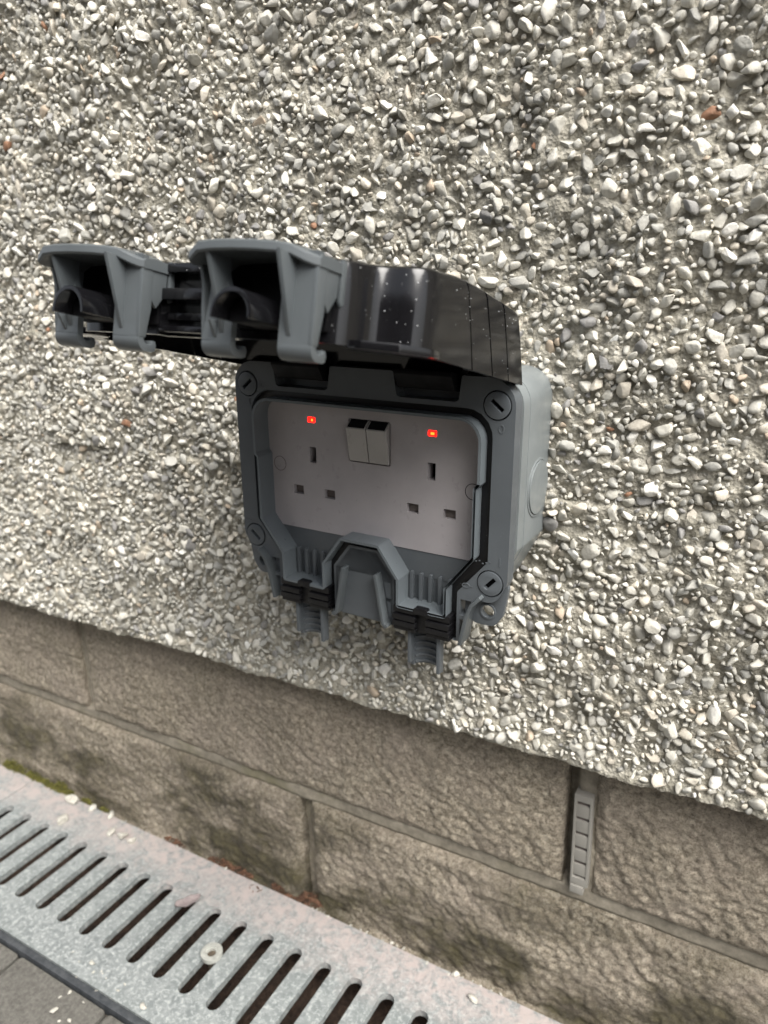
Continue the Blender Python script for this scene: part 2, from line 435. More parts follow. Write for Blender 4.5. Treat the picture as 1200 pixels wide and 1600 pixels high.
def stone_rot(r):
    a = r.uniform(0, 2 * math.pi); tx, tz = r.normal(0, 0.5, 2)
    return (Matrix.Rotation(tz, 3, 'Z') @ Matrix.Rotation(tx, 3, 'X') @ Matrix.Rotation(a, 3, 'Y') @ Matrix.Rotation(math.pi / 2, 3, 'X'))
sy = wall_y(ST[:, 0], ST[:, 1])
depth = (np.array([ST[:, 0] - C[0], sy - C[1], ST[:, 1] - C[2]]).T @ np.array(R[2]))
uu = 600 + 1155.7 * (np.array([ST[:, 0] - C[0], sy - C[1], ST[:, 1] - C[2]]).T @ np.array(R[0])) / depth
vv = 800 + 1155.7 * (np.array([ST[:, 0] - C[0], sy - C[1], ST[:, 1] - C[2]]).T @ np.array(R[1])) / depth
inview = (uu > 5) & (uu < 1195) & (vv > 5) & (vv < 1590)
hidden = (uu > 380) & (uu < 850) & (vv > 570) & (vv < 900) | (uu > 260) & (uu < 800) & (vv > 400) & (vv < 600)
score = np.where(inview & ~hidden, ST[:, 2] / depth, 0)
big = set(np.argsort(-score)[:300].tolist())
cos, fcs, tns, off = [], [], [], 0
ico3 = {}
for i in range(NS):
    x, z, r0 = ST[i]
    P = PR3 if (r0 > 3.6 and inview[i]) or i in big else PR2
    k = int(rng.integers(len(P))); co, fc = P[k]
    M = stone_rot(rng)
    y = sy[i] - r0 * rng.uniform(-0.28, 0.36) - (0.7 if r0 < 2.6 else 0)
    if i in big:
        key = k
        if key not in ico3: ico3[key] = np_mesh('pebble', co, fc)
        # colour per stone: a light copy of the mesh with its own tint
        me = np_mesh('pebble', co, fc, np.tile(np.append(tint[i], 1), (len(co), 1))); me.materials.append(STONE)
        o = bpy.data.objects.new('pebble', me); COL.objects.link(o); o.parent = wall
        o.matrix_local = Matrix.Translation((x * S, y * S, z * S)) @ M.to_4x4() @ Matrix.Scale(r0 * S * 1.08, 4)
        continue
    p = (co * r0 * 1.08) @ np.array(M).T + np.array([x, y, z])
    cos.append(p * S); fcs.append(fc + off); off += len(co); tns.append(np.tile(np.append(tint[i], 1), (len(co), 1)))
put('pebbles', np_mesh('pebbles', np.concatenate(cos), np.concatenate(fcs), np.concatenate(tns)), STONE, wall, kind='stuff')
print('stones', NS, 'tris', sum(len(f) for f in fcs))

# ------------------------------------------------------------------ split-face stone plinth
plinth = put('stone_plinth', bpy.data.meshes.new('stone_plinth'), None, None,
             label='brown split-face stone plinth below the pebbledash, with recessed mortar joints', cat='plinth')
plinth.location = (0, 0, GZ * S)
PY = 68.0
def block(x0, x1, z0, z1, seed):
    st = 1.8
    xs = np.linspace(x0, x1, max(8, int((x1 - x0) / st))); zs = np.linspace(z0, z1, max(8, int((z1 - z0) / st)))
    X, Z = np.meshgrid(xs, zs, indexing='ij')
    e = np.minimum(np.minimum(X - x0, x1 - X), np.minimum(Z - z0, z1 - Z))
    r = 2.6 * vnoise(X + 900, Z * 1.2 + 900, 60, seed) + 1.5 * vnoise(X + 900, Z + 900, 19, seed + 1) + 1.3 * np.abs(vnoise(X + Z * 0.5 + 900, Z + 900, 7, seed + 2)) + 1.0 * vnoise(X + 900, Z * 1.3 + 900, 4.6, seed + 3)
    prof = np.clip(e / 7.0, 0, 1) ** 0.5
    Y = PY + 5.5 - prof * (5.0 + np.maximum(r, -4.2) + 0.0) + 0.6 * vnoise(X + 900, Z + 900, 4, seed + 5)
    wob = np.clip(1 - e / 8, 0, 1)
    Zw = Z + wob * 0.9 * vnoise(X + 900, Z + 900, 13, seed + 6); Xw = X + wob * 0.9 * vnoise(X + 900, Z + 900, 11, seed + 7)
    Xf = np.pad(Xw, 1, mode='edge'); Zf = np.pad(Zw, 1, mode='edge'); Yf = np.pad(Y, 1, mode='edge')
    Yf[0, :] = Yf[-1, :] = PY + 30; Yf[:, 0] = Yf[:, -1] = PY + 30
    return grid_mesh('stone_block', Xf * S, Yf * S, Zf * S)
ZJ = -281.0; ZJ0 = -292.0
top_x = [-1868, -1370, -872, -376, 108.5, 606, 1104, 1602]; bot_x = [-1616, -1116, -616, -116, 384, 884, 1384, 1884]
k = 0
for xs_, z0, z1 in ((top_x, ZJ, ZB + 14), (bot_x, -440, ZJ0)):
    for a, b in zip(xs_[:-1], xs_[1:]):
        ga, gb = (6.0, 6.0) if xs_ is top_x else (6.2, 6.2)
        if xs_ is top_x and a == 108.5: ga = 12.0
        if xs_ is top_x and b == 108.5: gb = 7.5
        put('stone_block', block(a + ga, b - gb, z0, z1, 40 + 11 * k), BLOCK, plinth); k += 1
X, Z = np.meshgrid(np.arange(-1900, 1900, 5.0), np.arange(-440, ZB + 20, 2.6), indexing='ij')
put('mortar', grid_mesh('mortar', X * S, (PY + 5.0 + np.where(Z < ZJ0 - 1.5, 9.0, 0.0) + np.where((X > 96) & (X < 107.5) & (Z > ZJ), 12.0, 0.0) + np.where((X < 0) & (Z > ZJ + 1), 4.0, 0.0) + 0.7 * vnoise(X + 3000, Z + 900, 9, 77) - 0.6 * vnoise(X + 3000, Z + 900, 31, 78)) * S, Z * S), JOINT, plinth)

X, T = np.meshgrid(np.arange(-900, 300, 4.0), np.linspace(0, 1, 9), indexing='ij')
hh = np.clip(12 + 9 * vnoise(X + 2000, X * 0, 90, 91), 0, 30) * np.where(X < -260, 1, np.clip(1 - (X + 260) / 60, 0.05, 1))
put('mortar_fillet', grid_mesh('mortar_fillet', X * S, (PY + 4 - 9 * (1 - T) ** 1.5 + 0.5 * vnoise(X + 2000, T * 20, 9, 92)) * S, (-395 - 6 + T * (hh + 8)) * S), BLOCK, plinth)
# weep vent in the joint
vent = put('weep_vent', bpy.data.meshes.new('weep_vent'), None, None, label='narrow beige plastic weep vent with rungs, in the upright joint of the stone plinth', cat='vent')
vent.location = (0, 0, GZ * S)
vx0, vx1, vz0, vz1 = 107.5, 119.5, -280.5, -203
plate('vent_frame', rect(vx0, vz0 + 6, vx1, vz1), [rect(vx0 + 1.8, vz0 + 12, vx1 - 1.8, vz1 - 5)], 67.5, 78, VENT, vent, 0.5)
plate('vent_foot', rect(vx0 + 0.5, vz0, vx1 - 2.5, vz0 + 6), [], 66.4, 78, VENT, vent, 0.4)
plate('vent_back', rect(vx0 + 1.8, vz0 + 12, vx1 - 1.8, vz1 - 5), [], 69.6, 70.6, SHUT, vent, 0)
for i in range(5):
    zz = vz0 + 14.0 + i * 11.6
    plate('rung', rect(vx0 + 1.8, zz, vx1 - 1.8, zz + 9.0), [], 68.0, 69.6, VENT, vent, 0.4)

# ------------------------------------------------------------------ ground, channel drain, pavers
def gplane(name, x0, y0, x1, y1, z, mat, kind=None, parent=None, **kw):
    bm = bmesh.new(); bm.faces.new([bm.verts.new((x, y, z)) for x, y in rect(x0, y0, x1, y1)])
    return put(name, finish(bm, name), mat, parent, kind=kind, **kw)
g = gplane('ground', -30000, -40000, 30000, -87, -7.0, SAND, 'structure')
drain = put('channel_drain', bpy.data.meshes.new('channel_drain'), None, None, label='galvanised slotted channel drain running along the foot of the wall', cat='drain')
GX0, GX1, GY0, GY1 = -1480, 1520, -79.0, 62.5
def slot(cx): 
    r = 6.1; y0, y1 = -45.0, 18.0; p = []
    for k in range(7): a = math.pi * k / 6; p.append((cx + r * math.cos(a), y1 + r * math.sin(a)))
    for k in range(7): a = math.pi + math.pi * k / 6; p.append((cx + r * math.cos(a), y0 + r * math.sin(a)))
    return p
def make_grate(x0, x1):
    bm = bmesh.new(); pitch = 28.25; c0 = -123.5
    ks = [k for k in range(-60, 60) if x0 + 12 < c0 + k * pitch < x1 - 12]
    # one cell per bar so that each bar can be crowned: ring of three heights round every slot
    outer = rect(x0, GY0, x1, GY1)
    plate_bm(bm, outer, [slot(c0 + k * pitch) for k in ks], -5.6, 0.0, 'Z')
    bm.faces.ensure_lookup_table()
    es = []
    for e in bm.edges:
        a, b = e.verts
        if abs(a.co.z) < 1e-6 and abs(b.co.z) < 1e-6 and len(e.link_faces) == 2 and e.calc_face_angle(0) > 1.0: es.append(e)
    bmesh.ops.bevel(bm, geom=es, offset=4.9, segments=5, profile=0.5, affect='EDGES', clamp_overlap=True)
    # folded rim down to the channel
    for (a0, a1) in ((GY0 - 0.0, GY0 + 2.2), (GY1 - 2.2, GY1)):
        plate_bm(bm, rect(x0, a0, x1, a1), [], -18.0, -5.8, 'Z')
    return finish(bm, 'grating', 40)
for a, b in ((GX0, -481), (-480, 520), (521, GX1)):
    put('grating', make_grate(a, b), GALV, drain)
bm = bmesh.new()
plate_bm(bm, rect(GX0, -84, GX1, -78.0), [], -90, -4.5, 'Z'); plate_bm(bm, rect(GX0, 61.5, GX1, 66), [], -90, -4.5, 'Z'); plate_bm(bm, rect(GX0, -84, GX1, 66), [], -96, -90, 'Z')
put('channel_body', finish(bm, 'channel_body', bevel=0.3), CONC, drain)
plate('channel_edge', rect(GX0, -85.2, GX1, -79.6), [], -20, -0.8, STRIP, drain, 0.8, 'Z')
X, Y = np.meshgrid(np.arange(-700, 400, 4.0), np.arange(-77, 61, 3.0), indexing='ij')
Zs = -42 + 4 * vnoise(X + 900, Y + 900, 30, 21) + 2.5 * vnoise(X + 900, Y + 900, 8, 22) + 14 * (np.abs(Y + 8) / 70) ** 2
put('silt', grid_mesh('silt', X * S, Y * S, Zs * S), DIRT, drain, kind='stuff')
# bolt through the slot
bolt = put('bolt', bpy.data.meshes.new('bolt'), None, drain); bolt.location = (-153 * S, -14.5 * S, 0)
bm = bmesh.new(); plate_bm(bm, circ(0, 0, 8.6, 40), [circ(0, 0, 3.6, 24)], 0.6, 3.2, 'Z')
put('washer', finish(bm, 'washer', bevel=0.8, seg=3), ZINC, bolt)
bm = bmesh.new(); plate_bm(bm, circ(0, 0, 8.6, 40), [circ(0, 0, 5.4, 32)], 3.0, 4.4, 'Z')
put('washer_rim', finish(bm, 'washer_rim', bevel=0.6, seg=3), ZINC, bolt)
bm = bmesh.new(); plate_bm(bm, circ(0, 0, 3.7, 12), [], -12, 1.4, 'Z')
put('bolt_head', finish(bm, 'bolt_head', bevel=0.3), SOIL, bolt)

pav = put('block_paving', bpy.data.meshes.new('block_paving'), None, None, label='dark grey block paving beside the outer edge of the drain', cat='paving')
pmeshes = []
for v in range(4):
    bm = bmesh.new(); plate_bm(bm, rrect(-49.6, -99.6, 49.6, 99.6, 3, 2), [], -55, 0, 'Z')
    pmeshes.append(finish(bm, 'paver', bevel=3.0, seg=3, bevang=60)); pmeshes[-1].materials.append(PAVER)
n = 0
for i in range(-9, 6):
    for j in range(0, 6):
        x = -189.6 - 51.2 + i * 102.4 + (0 if j % 2 == 0 else 0); y = -86.8 - 100.5 - j * 202
        if j % 2: x += 51.2
        o = bpy.data.objects.new('paver', pmeshes[(i * 3 + j) % 4]); COL.objects.link(o); o.parent = pav
        o.location = (x * S, y * S, random.uniform(-2.2, -0.8) * S); o.rotation_euler = (random.gauss(0, 0.004), random.gauss(0, 0.004), random.gauss(0, 0.003)); n += 1
# soil in the gap at the wall foot
X, Y = np.meshgrid(np.arange(-900, 500, 2.5), np.linspace(61.5, 84, 12), indexing='ij')
Zs = -9.0 + (Y - 62) * 0.25 + 1.9 * vnoise(X + 2000, Y + 900, 14, 31) + 1.2 * vnoise(X + 2000, Y + 900, 5, 32) - 3.0 * np.clip(vnoise(X + 2000, Y * 0, 60, 33), 0, 1)
put('gap_soil', grid_mesh('gap_soil', X * S, Y * S, Zs * S), SOIL, None, kind='stuff', label='line of soil and grit packed between the drain and the stone plinth', cat='soil')

def clump(name, mat, spots, label, cat, leafy):
    """many small crumbs or fronds heaped round a few spots."""
    r = np.random.default_rng(hash(len(name)) % 1000 + 5); cs, fs, o_ = [], [], 0
    for (cx, cy, rx, ry, hgt, n) in spots:
        for _ in range(n):
            a = r.uniform(0, 6.28); q = math.sqrt(r.random()); x = cx + rx * q * math.cos(a); y = cy + ry * q * math.sin(a)
            z = hgt * (1 - q * q) * r.uniform(0.3, 1) - 1.5
            P, F = PR2[int(r.integers(26))]
            sx_ = r.uniform(0.8, 2.0) if not leafy else r.uniform(1.2, 3.4)
            M = np.array((Matrix.Rotation(r.uniform(0, 6), 3, 'Z') @ Matrix.Rotation(r.uniform(-1, 1), 3, 'X')))
            p = (P * np.array([sx_, sx_ * (0.45 if leafy else 0.8), sx_ * (0.12 if leafy else 0.8)])) @ M.T + np.array([x, y, z])
            cs.append(p * S); fs.append(F + o_); o_ += len(P)
    return put(name, np_mesh(name, np.concatenate(cs), np.concatenate(fs)), mat, None, kind='stuff', label=label, cat=cat)
clump('moss', MOSS, [(-482, 68, 18, 7, 12, 460), (-463, 66, 10, 5, 7, 200), (-440, 67, 13, 7, 11, 380), (-452, 64, 16, 4, 5, 200), (-520, 68, 22, 8, 14, 500), (-425, 65, 8, 4, 7, 160), (-400, 67, 9, 3, 4, 70), (-372, 67, 8, 3, 4, 60)],
      'cushions of green moss at the foot of the plinth, far end of the drain', 'moss', False)
clump('leaf_litter', LITTER, [(-215, 67, 16, 5, 6, 150), (-190, 68, 12, 5, 5, 90), (-142, 69, 16, 6, 8, 230), (-118, 70, 15, 6, 7, 220), (-165, 56, 14, 8, 2.5, 30), (-275, 66, 14, 4, 4, 80)],
      'rusty brown leaf litter caught between drain and stone plinth', 'leaf litter', True)
clump('grit', CHIP, [(-330, 58, 60, 8, 2.6, 30), (-240, 61, 80, 5, 2.6, 22), (0, 62, 90, 4, 2.6, 26), (-215, -70, 70, 11, 2.2, 26), (-60, 62, 60, 4, 2.4, 16), (-230, -115, 60, 26, 1.0, 7)],
      'scatter of tiny pale grit along the edges of the drain', 'grit', False)
chips = [(-413, 58, 8.5, 'large white stone chip at the wall edge of the drain, beside the moss'),
         (-384, 60, 5.2, 'small white stone chip beside the plinth, second from the moss'),
         (-357, 61, 5.5, 'upright white stone chip beside the plinth, third from the moss'),
         (-395, 32, 7.0, 'flat cream stone chip lying between drain slots and moss'),
         (-337, 44, 5.6, 'cream stone chip on the grating, next to a rounder white one'),
         (-323, 45, 6.6, 'rounder white stone chip on the grating near the plinth'),
         (-309, 45, 5.0, 'small cream stone chip on the grating, nearest the leaf litter of the row'),
         (26, 62, 3.6, 'yellowish stone chip at the wall edge of the drain, near end'),
         (46, 49, 4.6, 'round yellowish stone chip alone on the near end of the drain rim'),
         (-168, -73, 3.6, 'white stone chip at the outer rim of the grating'),
         (-232, -66, 2.8, 'small pinkish stone chip on the outer rim of the grating'),
         (-225, -107, 3.4, 'white stone chip lying on a dark paver')]
for i, (x, y, r0, lab) in enumerate(chips):
    co, fc = PR3[i * 2]
    o = put('stone_chip', np_mesh('stone_chip', co, fc), CHIP, None, label=lab, cat='stone', group='pale stone chips fallen round the drain')
    o.location = (x * S, y * S, r0 * 0.42 * S - (0.0015 if y < -90 else 0)); o.scale = (r0 * S,) * 3; o.rotation_euler = (random.uniform(-.3, .3), random.uniform(-.3, .3), random.uniform(0, 6))
# curled pale leaf over a slot
U, V = np.meshgrid(np.linspace(-1, 1, 14), np.linspace(-1, 1, 9), indexing='ij')
wd = 6.0 * np.sqrt(np.clip(1 - U ** 2, 0, 1)) + 0.2
Lx, Ly = U * 11, V * wd * 0.8; Lz = 1.4 + 2.2 * V ** 2 + 1.5 * U ** 2 + 0.5 * np.sin(U * 7)
a = math.radians(58)
o = put('fallen_leaf', grid_mesh('fallen_leaf', (Lx * math.cos(a) - Ly * math.sin(a)) * S, (Lx * math.sin(a) + Ly * math.cos(a)) * S, Lz * S), PETAL, None,
        label='curled pinkish dry leaf lying across the end of a drain slot', cat='leaf')
o.location = (-207 * S, 15 * S, 0.0005); sm = o.modifiers.new('solid', 'SOLIDIFY'); sm.thickness = 0.0005

# unseen timber boards added behind the camera to darken what faces them
WOOD = earthy('added_fence_timber', (0.035, 0.026, 0.020), (0.085, 0.062, 0.046), 40, 0.001, 0.3, 0.7)
added_fence = put('added_timber_fence', bpy.data.meshes.new('added_timber_fence'), None, None, label='unseen dark timber boards added behind the camera to block light from the front', cat='added_fence')
bm = bmesh.new(); plate_bm(bm, rect(-58, 0, 58, 1800), [], -9, 9); fb = finish(bm, 'added_fence_board', bevel=2); fb.materials.append(WOOD)
for i in range(38):
    o = bpy.data.objects.new('added_fence_board', fb); COL.objects.link(o); o.parent = added_fence
    o.location = ((-2150 + i * 121) * S, (-2300 + (4 if i % 2 else -4)) * S, 0)
for z in (350, 1450):
    bm = bmesh.new(); plate_bm(bm, rect(-2210, z, 2390, z + 70), [], -2370, -2315); put('added_fence_rail', finish(bm, 'added_fence_rail', bevel=3), WOOD, added_fence)

# ------------------------------------------------------------------ the outdoor socket
B = Matrix(((0.99960845, 0.00733721, 0.02700210), (-0.00715329, 0.99995060, -0.00690165), (-0.02705141, 0.00670579, 0.99961155)))
sock = bpy.data.objects.new('outdoor_socket', None); COL.objects.link(sock)
sock.matrix_world = Matrix.Translation((0, 0, GZ * S)) @ B.to_4x4()
sock['label'] = 'grey weatherproof double socket box with its black lid open, on the pebbledash wall'
sock['category'] = 'electrical socket'

# outline of the hole in the bezel / rim, drawn for the right half and mirrored
def mirror(half): return half + [(-p[0],) + tuple(p[1:]) for p in reversed(half)]
# rim outline: front lip that stands round the sockets; bottom has two cable slots and a middle lobe
rim_half = [(70.6, 54.6, 11), (70.6, 22.5, 0.6), (68.6, 20.0, 0.6), (68.6, -17.5, 2.0), (53.6, -37.0, 1.5), (53.6, -54.0, 1), (24.6, -54.0, 1), (24.6, -38.3, 1), (12.2, -21.0, 1.2)]
def full(half):
    return fillet([(p[0], p[1], p[2]) for p in half] + [(-p[0], p[1], p[2]) for p in reversed(half)], 1, 5)
RIM = full(rim_half)
gas_half = [(75.2, 59.2, 14), (75.2, -19.5, 3), (58.6, -39.5, 2), (58.6, -68.6, 0.5), (20.3, -68.6, 0.5), (20.3, -39.8, 1), (9.6, -25.4, 1.2)]
GAS = full(gas_half)
screws = [(-77, 61.8, -50), (77, 61.8, 50), (-77.6, -31, 50), (77, -31, -42)]
# bezel: plate outside the gasket channel
bez = fillet([(86.3, 75, 15), (86.3, -30, 9), (80, -42.5, 8), (68.5, -41.5, 5), (64.5, -52, 6), (62.0, -68.8, 1),
              (-62.0, -68.8, 1), (-64.5, -52, 6), (-68.5, -41.5, 5), (-80, -42.5, 8), (-86.3, -30, 9), (-86.3, 75, 15),
              (-58.0, 75.0, 1), (-56.5, 61.8, 2.5), (-21.5, 61.8, 2.5), (-19.5, 75.0, 1), (19.5, 75.0, 1), (21.5, 61.8, 2.5), (56.5, 61.8, 2.5), (58.0, 75.0, 1)], 1, 6)
win = []
for s in (-1, 1):
    for z0, z1 in ((-53.0, -43.5), (-65.0, -55.2)):
        xo0, xo1 = 60.6, 66.5 - (-43.5 - z1) * 0.22
        w_ = [(s * 60.4, z0), (s * (67.0 + (z0 + 43.5) * 0.26), z0), (s * (67.0 + (z1 + 43.5) * 0.26), z1), (s * 60.4, z1)]
        win.append(w_ if s > 0 else w_[::-1])
        w2 = [(s * 18.6, z0), (s * 18.6, z1), (s * (12.6 - (z1 + 43.5) * 0.16), z1), (s * (12.6 - (z0 + 43.5) * 0.16), z0)]
        win.append(w2 if s > 0 else w2[::-1])
arch = fillet([(11.0, -40.5, 2.5), (-11.0, -40.5, 2.5), (-17.0, -67.2, 0.5), (17.0, -67.2, 0.5)], 1, 4)
# the lobe between the slots belongs to the bezel but is an island of its own (inside the gasket run)
frame = plate('bezel', bez, [inset(circ(x, z, 7.4, 28), 0) for x, z, _ in screws] + [GAS] + [w_ for w_ in win if abs(sum(p[0] for p in w_)) > 160], -8.0, 0.5, GREY, sock, 0.7, seg=3)
lobe_o = fillet([(9.4, -26.2, 1), (19.6, -40.2, 1), (19.6, -68.8, 0.5), (-19.6, -68.8, 0.5), (-19.6, -40.2, 1), (-9.4, -26.2, 1)], 1, 4)
GASI = fillet([(8.6, -26.9, 1), (18.9, -40.6, 1), (18.9, -68.8, 0.4), (16.2, -68.8, 0.4), (10.6, -41.3, 2.5), (-10.6, -41.3, 2.5), (-16.2, -68.8, 0.4), (-18.9, -68.8, 0.4), (-18.9, -40.6, 1), (-8.6, -26.9, 1)], 1, 4)
w_in = [w_ for w_ in win if abs(sum(p[0] for p in w_)) < 160]
w_in = []
for s in (-1, 1):
    for z0, z1 in ((-53.0, -43.5), (-64.5, -55.2)):
        xi = lambda z: 13.2 + (-41.3 - z) * 0.165
        w_in.append([(s * 17.9, z0), (s * 17.9, z1), (s * xi(z1), z1), (s * xi(z0), z0)])
plate('centre_bracket', GASI, w_in, -8.0, -2.0, GREY, sock, 0.35)
# back sheet behind the fork, black gasket bed and bezel steps
plate('back_sheet', fillet([(22.5, -20, 1), (22.5, -74.5, 2), (-22.5, -74.5, 2), (-22.5, -20, 1)], 1, 3), [], 1.2, 3.0, GREY, sock, 0.3)
bed_o = fillet([(76, 60, 14), (76, -19.8, 3), (59.2, -39.8, 2), (59.2, -68.4, 0.5), (20.6, -68.4, .5), (19.4, -68.4, .3), (19.4, -40, 1), (9.0, -25.6, 1), (-9.0, -25.6, 1), (-19.4, -40, 1), (-19.4, -68.4, .3), (-20.6, -68.4, .5), (-59.2, -68.4, .5), (-59.2, -39.8, 2), (-76, -19.8, 3), (-76, 60, 14)], 1, 5)
RIMO = inset(RIM, -0.9)
plate('gasket', bed_o, [inset(RIM, -0.2)], -5.2, -1.5, RUBBER, sock, 0.5)
plate('rim', inset(RIM, -0.75), [inset(RIM, 0.75)], -13.0, 1.0, RIMM, sock, 0.35)
for s in (-1, 1):
    # blades of the fork: outer feet and inner pair, standing proud of the bezel
    plate('fork_blade', strip_poly([(s * 73.5, -38.5), (s * 68.6, -44.0), (s * 65.6, -52), (s * 62.4, -68.6)], 2.2), [], -12.6, -0.5, GREY if 0 else LATCH, sock, 0.7, seg=2)
    plate('fork_blade', strip_poly([(s * 10.6, -38.0), (s * 12.4, -48), (s * 15.6, -66.5), (s * 17.2, -68.2), (s * 18.6, -67.2)], 2.0), [], -14.0, -1.0, LATCH, sock, 0.7)
    # lug behind the bezel with its fixing hole
    plate('mounting_lug', fillet([(s * 62, -40, 1), (s * 62, -53, 3), (s * 68, -57, 5), (s * 79, -57, 6), (s * 83.5, -50, 5), (s * 86, -34, 3), (s * 84, -28, 1)], 1, 4), [circ(s * 75.2, -48.6, 3.5, 20)], -4.5, -1.5, GREY, sock, 0.35)
    bmx = bmesh.new(); plate_bm(bmx, circ(s * 75.2, -48.6, 4.6, 20), [circ(s * 75.2, -48.6, 3.5, 20)], -5.1, -4.4)
    put('lug_collar', finish(bmx, 'lug_collar', bevel=0.2), GREY, sock)
CAV = rrect(-70, -22.5, 70, 55.5, 4)
plate('bezel_skirt', inset(fillet([(85, 74, 15), (85, -30, 9), (79, -41, 8), (-79, -41, 8), (-85, -30, 9), (-85, 74, 15)], 1, 6), 1.8), [CAV], 0.5, 4.0, GREY, sock, 0.2)
# back box
bb = fillet([(86.2, 74.5, 15), (86.2, -16, 5), (71, -46, 5), (-71, -46, 5), (-86.2, -16, 5), (-86.2, 74.5, 15)], 1, 7)
body = plate('back_box', bb, [CAV], 4.0, 48.0, GREYB, sock, 1.2, seg=3)
plate('box_floor', rect(-72, -24, 72, 57), [], 30, 34, MATT, sock, 0)
bmx = bmesh.new()
plate_bm(bmx, inset(bb, -0.25), [inset(bb, 0.4)], 13.0, 47.0)
put('box_skirt', finish(bmx, 'box_skirt', bevel=0.15), GREYB, sock)
# knockout disc on the right flank
bmx = bmesh.new(); plate_bm(bmx, circ(31, 12.5, 16.2, 40), [circ(31, 12.5, 15.0, 40)], 86.35, 86.9, 'X'); 
kn = put('knockout', finish(bmx, 'knockout', bevel=0.15), GREYB, sock)
bmx = bmesh.new(); plate_bm(bmx, circ(31, 12.5, 14.6, 40), [], 86.3, 87.5, 'X'); put('knockout_disc', finish(bmx, 'knockout_disc', bevel=0.6, seg=3), GREYB, kn)
# screws
for i, (x, z, an) in enumerate(screws):
    ca, sa = math.cos(math.radians(an)), math.sin(math.radians(an))
    sl_ = [(x + ca * u - sa * v, z + sa * u + ca * v) for u, v in ((-1.1, -3.9), (1.1, -3.9), (1.1, 3.9), (-1.1, 3.9))]
    s_ = plate('screw', circ(x, z, 6.7, 28), [sl_], -8.6, -5.5, GREY, sock, 0.3)
    plate('screw_slot', circ(x, z, 7.3, 24), [], -5.3, -4.0, MATT, s_, 0)
# small moulded marks beside the screws: a ring, a padlock-like oval and short strokes
bmx = bmesh.new()
def ring(bm, x, z, a_, b_, rr=0.28, n=18):
    o_ = [(x + a_ * math.cos(2 * math.pi * k / n), z + b_ * math.sin(2 * math.pi * k / n)) for k in range(n)]
    plate_bm(bm, o_, [inset(o_, 2 * rr)], -8.28, -7.9)
ring(bmx, 79.5, 50.6, 1.5, 2.2); box_bm(bmx, 78.6, -8.25, 48.6, 79.2, -7.9, 49.4)
ring(bmx, 63.5, -34.8, 2.3, 1.4); box_bm(bmx, 65.8, -8.25, -35.2, 67.3, -7.9, -34.7)
box_bm(bmx, 81.5, -8.25, -20.6, 82.0, -7.9, -15.8)
for k in range(6): box_bm(bmx, 66.5 + k * 1.9, -8.25, -20.8 + (k % 3) * 0.6, 67.3 + k * 1.9, -7.9, -20.2 + (k % 3) * 0.6)
box_bm(bmx, -69.0, -8.25, 62.6, -64.6, -7.9, 63.1); box_bm(bmx, -69.0, -8.25, 60.6, -65.6, -7.9, 61.1); box_bm(bmx, -67.2, -8.25, 60.6, -66.7, -7.9, 63.1)
box_bm(bmx, -84.0, -8.25, -22.0, -80.5, -7.9, -21.5); box_bm(bmx, -76.4, -8.25, 50.0, -75.9, -7.9, 53.0)
put('moulded_marks', finish(bmx, 'moulded_marks'), GREY, frame)

# socket plate with pin holes
pin = []
SX = 38.29
for s in (-1, 1):
    c = s * SX
    pin += [rect(c - 2.4, 22.2 - 4.7, c + 2.4, 22.2 + 4.7), rect(c - 11.1 - 3.6, -2.7, c - 11.1 + 3.6, 2.7), rect(c + 11.1 - 3.6, -2.7, c + 11.1 + 3.6, 2.7)]
swo = rrect(-13.4, 21.6, 13.4, 46.2, 1.2, 3)
leds = [rect(s * 38.5 - 2.5, 41.2, s * 38.5 + 2.5, 44.4) for s in (-1, 1)]
plt = fillet([(70.5, 55, 11), (70.5, -24.0, 2), (-70.5, -24.0, 2), (-70.5, 55, 11)], 1, 5)
sp_ = plate('socket_plate', plt, pin + [swo] + leds, 0.0, 7.0, PLATE, sock, 0.95, seg=2)
for s in (-1, 1):
    for dx in (-11.1, 11.1):
        plate('pin_shutter', rect(s * SX + dx - 3.5, -2.6, s * SX + dx + 3.5, 2.6), [], 2.6, 4.2, SHUT, sp_, 0.3)
    # blanking discs over the plate screws
    bmx = bmesh.new(); plate_bm(bmx, circ(s * 62.4, 14.4, 4.5, 28), [circ(s * 62.4, 14.4, 4.15, 28)], -0.12, 0.3)
    put('screw_cover', finish(bmx, 'screw_cover'), MATT if s > 0 else SHUT, sp_)
    # neon indicator
    nl = plate('indicator_light', rrect(s * 38.5 - 2.45, 41.25, s * 38.5 + 2.45, 44.35, 0.6, 3), [], -0.1, 1.6, LED, sp_, 0.3, label='lit red indicator')
    plate('lamp_core', rrect(s * 38.5 - (-0.1 if s < 0 else 0.9), 42.1, s * 38.5 + 1.2, 43.4, 0.3, 2), [], -0.3, -0.12, LEDC, nl, 0.05)
# rockers
plate('switch_well', rrect(-13.6, 21.4, 13.6, 46.4, 1.2, 3), [], 2.4, 3.3, MATT, sp_, 0)
for s in (-1, 1):
    x0, x1 = (-12.7, -0.25) if s < 0 else (0.25, 12.7)
    prof_ = [(2.2, 22.3), (-0.8, 22.4), (-4.0, 41.4), (-3.6, 42.1), (0.8, 45.6), (2.2, 45.6)]
    rk = plate('rocker_switch', prof_, [], x0, x1, ROCK, sp_, 0.45, axis='X', seg=3)
    plate('rocker_band', [(-3.85, 42.15), (0.5, 45.75), (1.2, 45.2), (-3.0, 41.7)], [], x0 + 1.0, x1 - 1.0, MATT, rk, 0, axis='X')

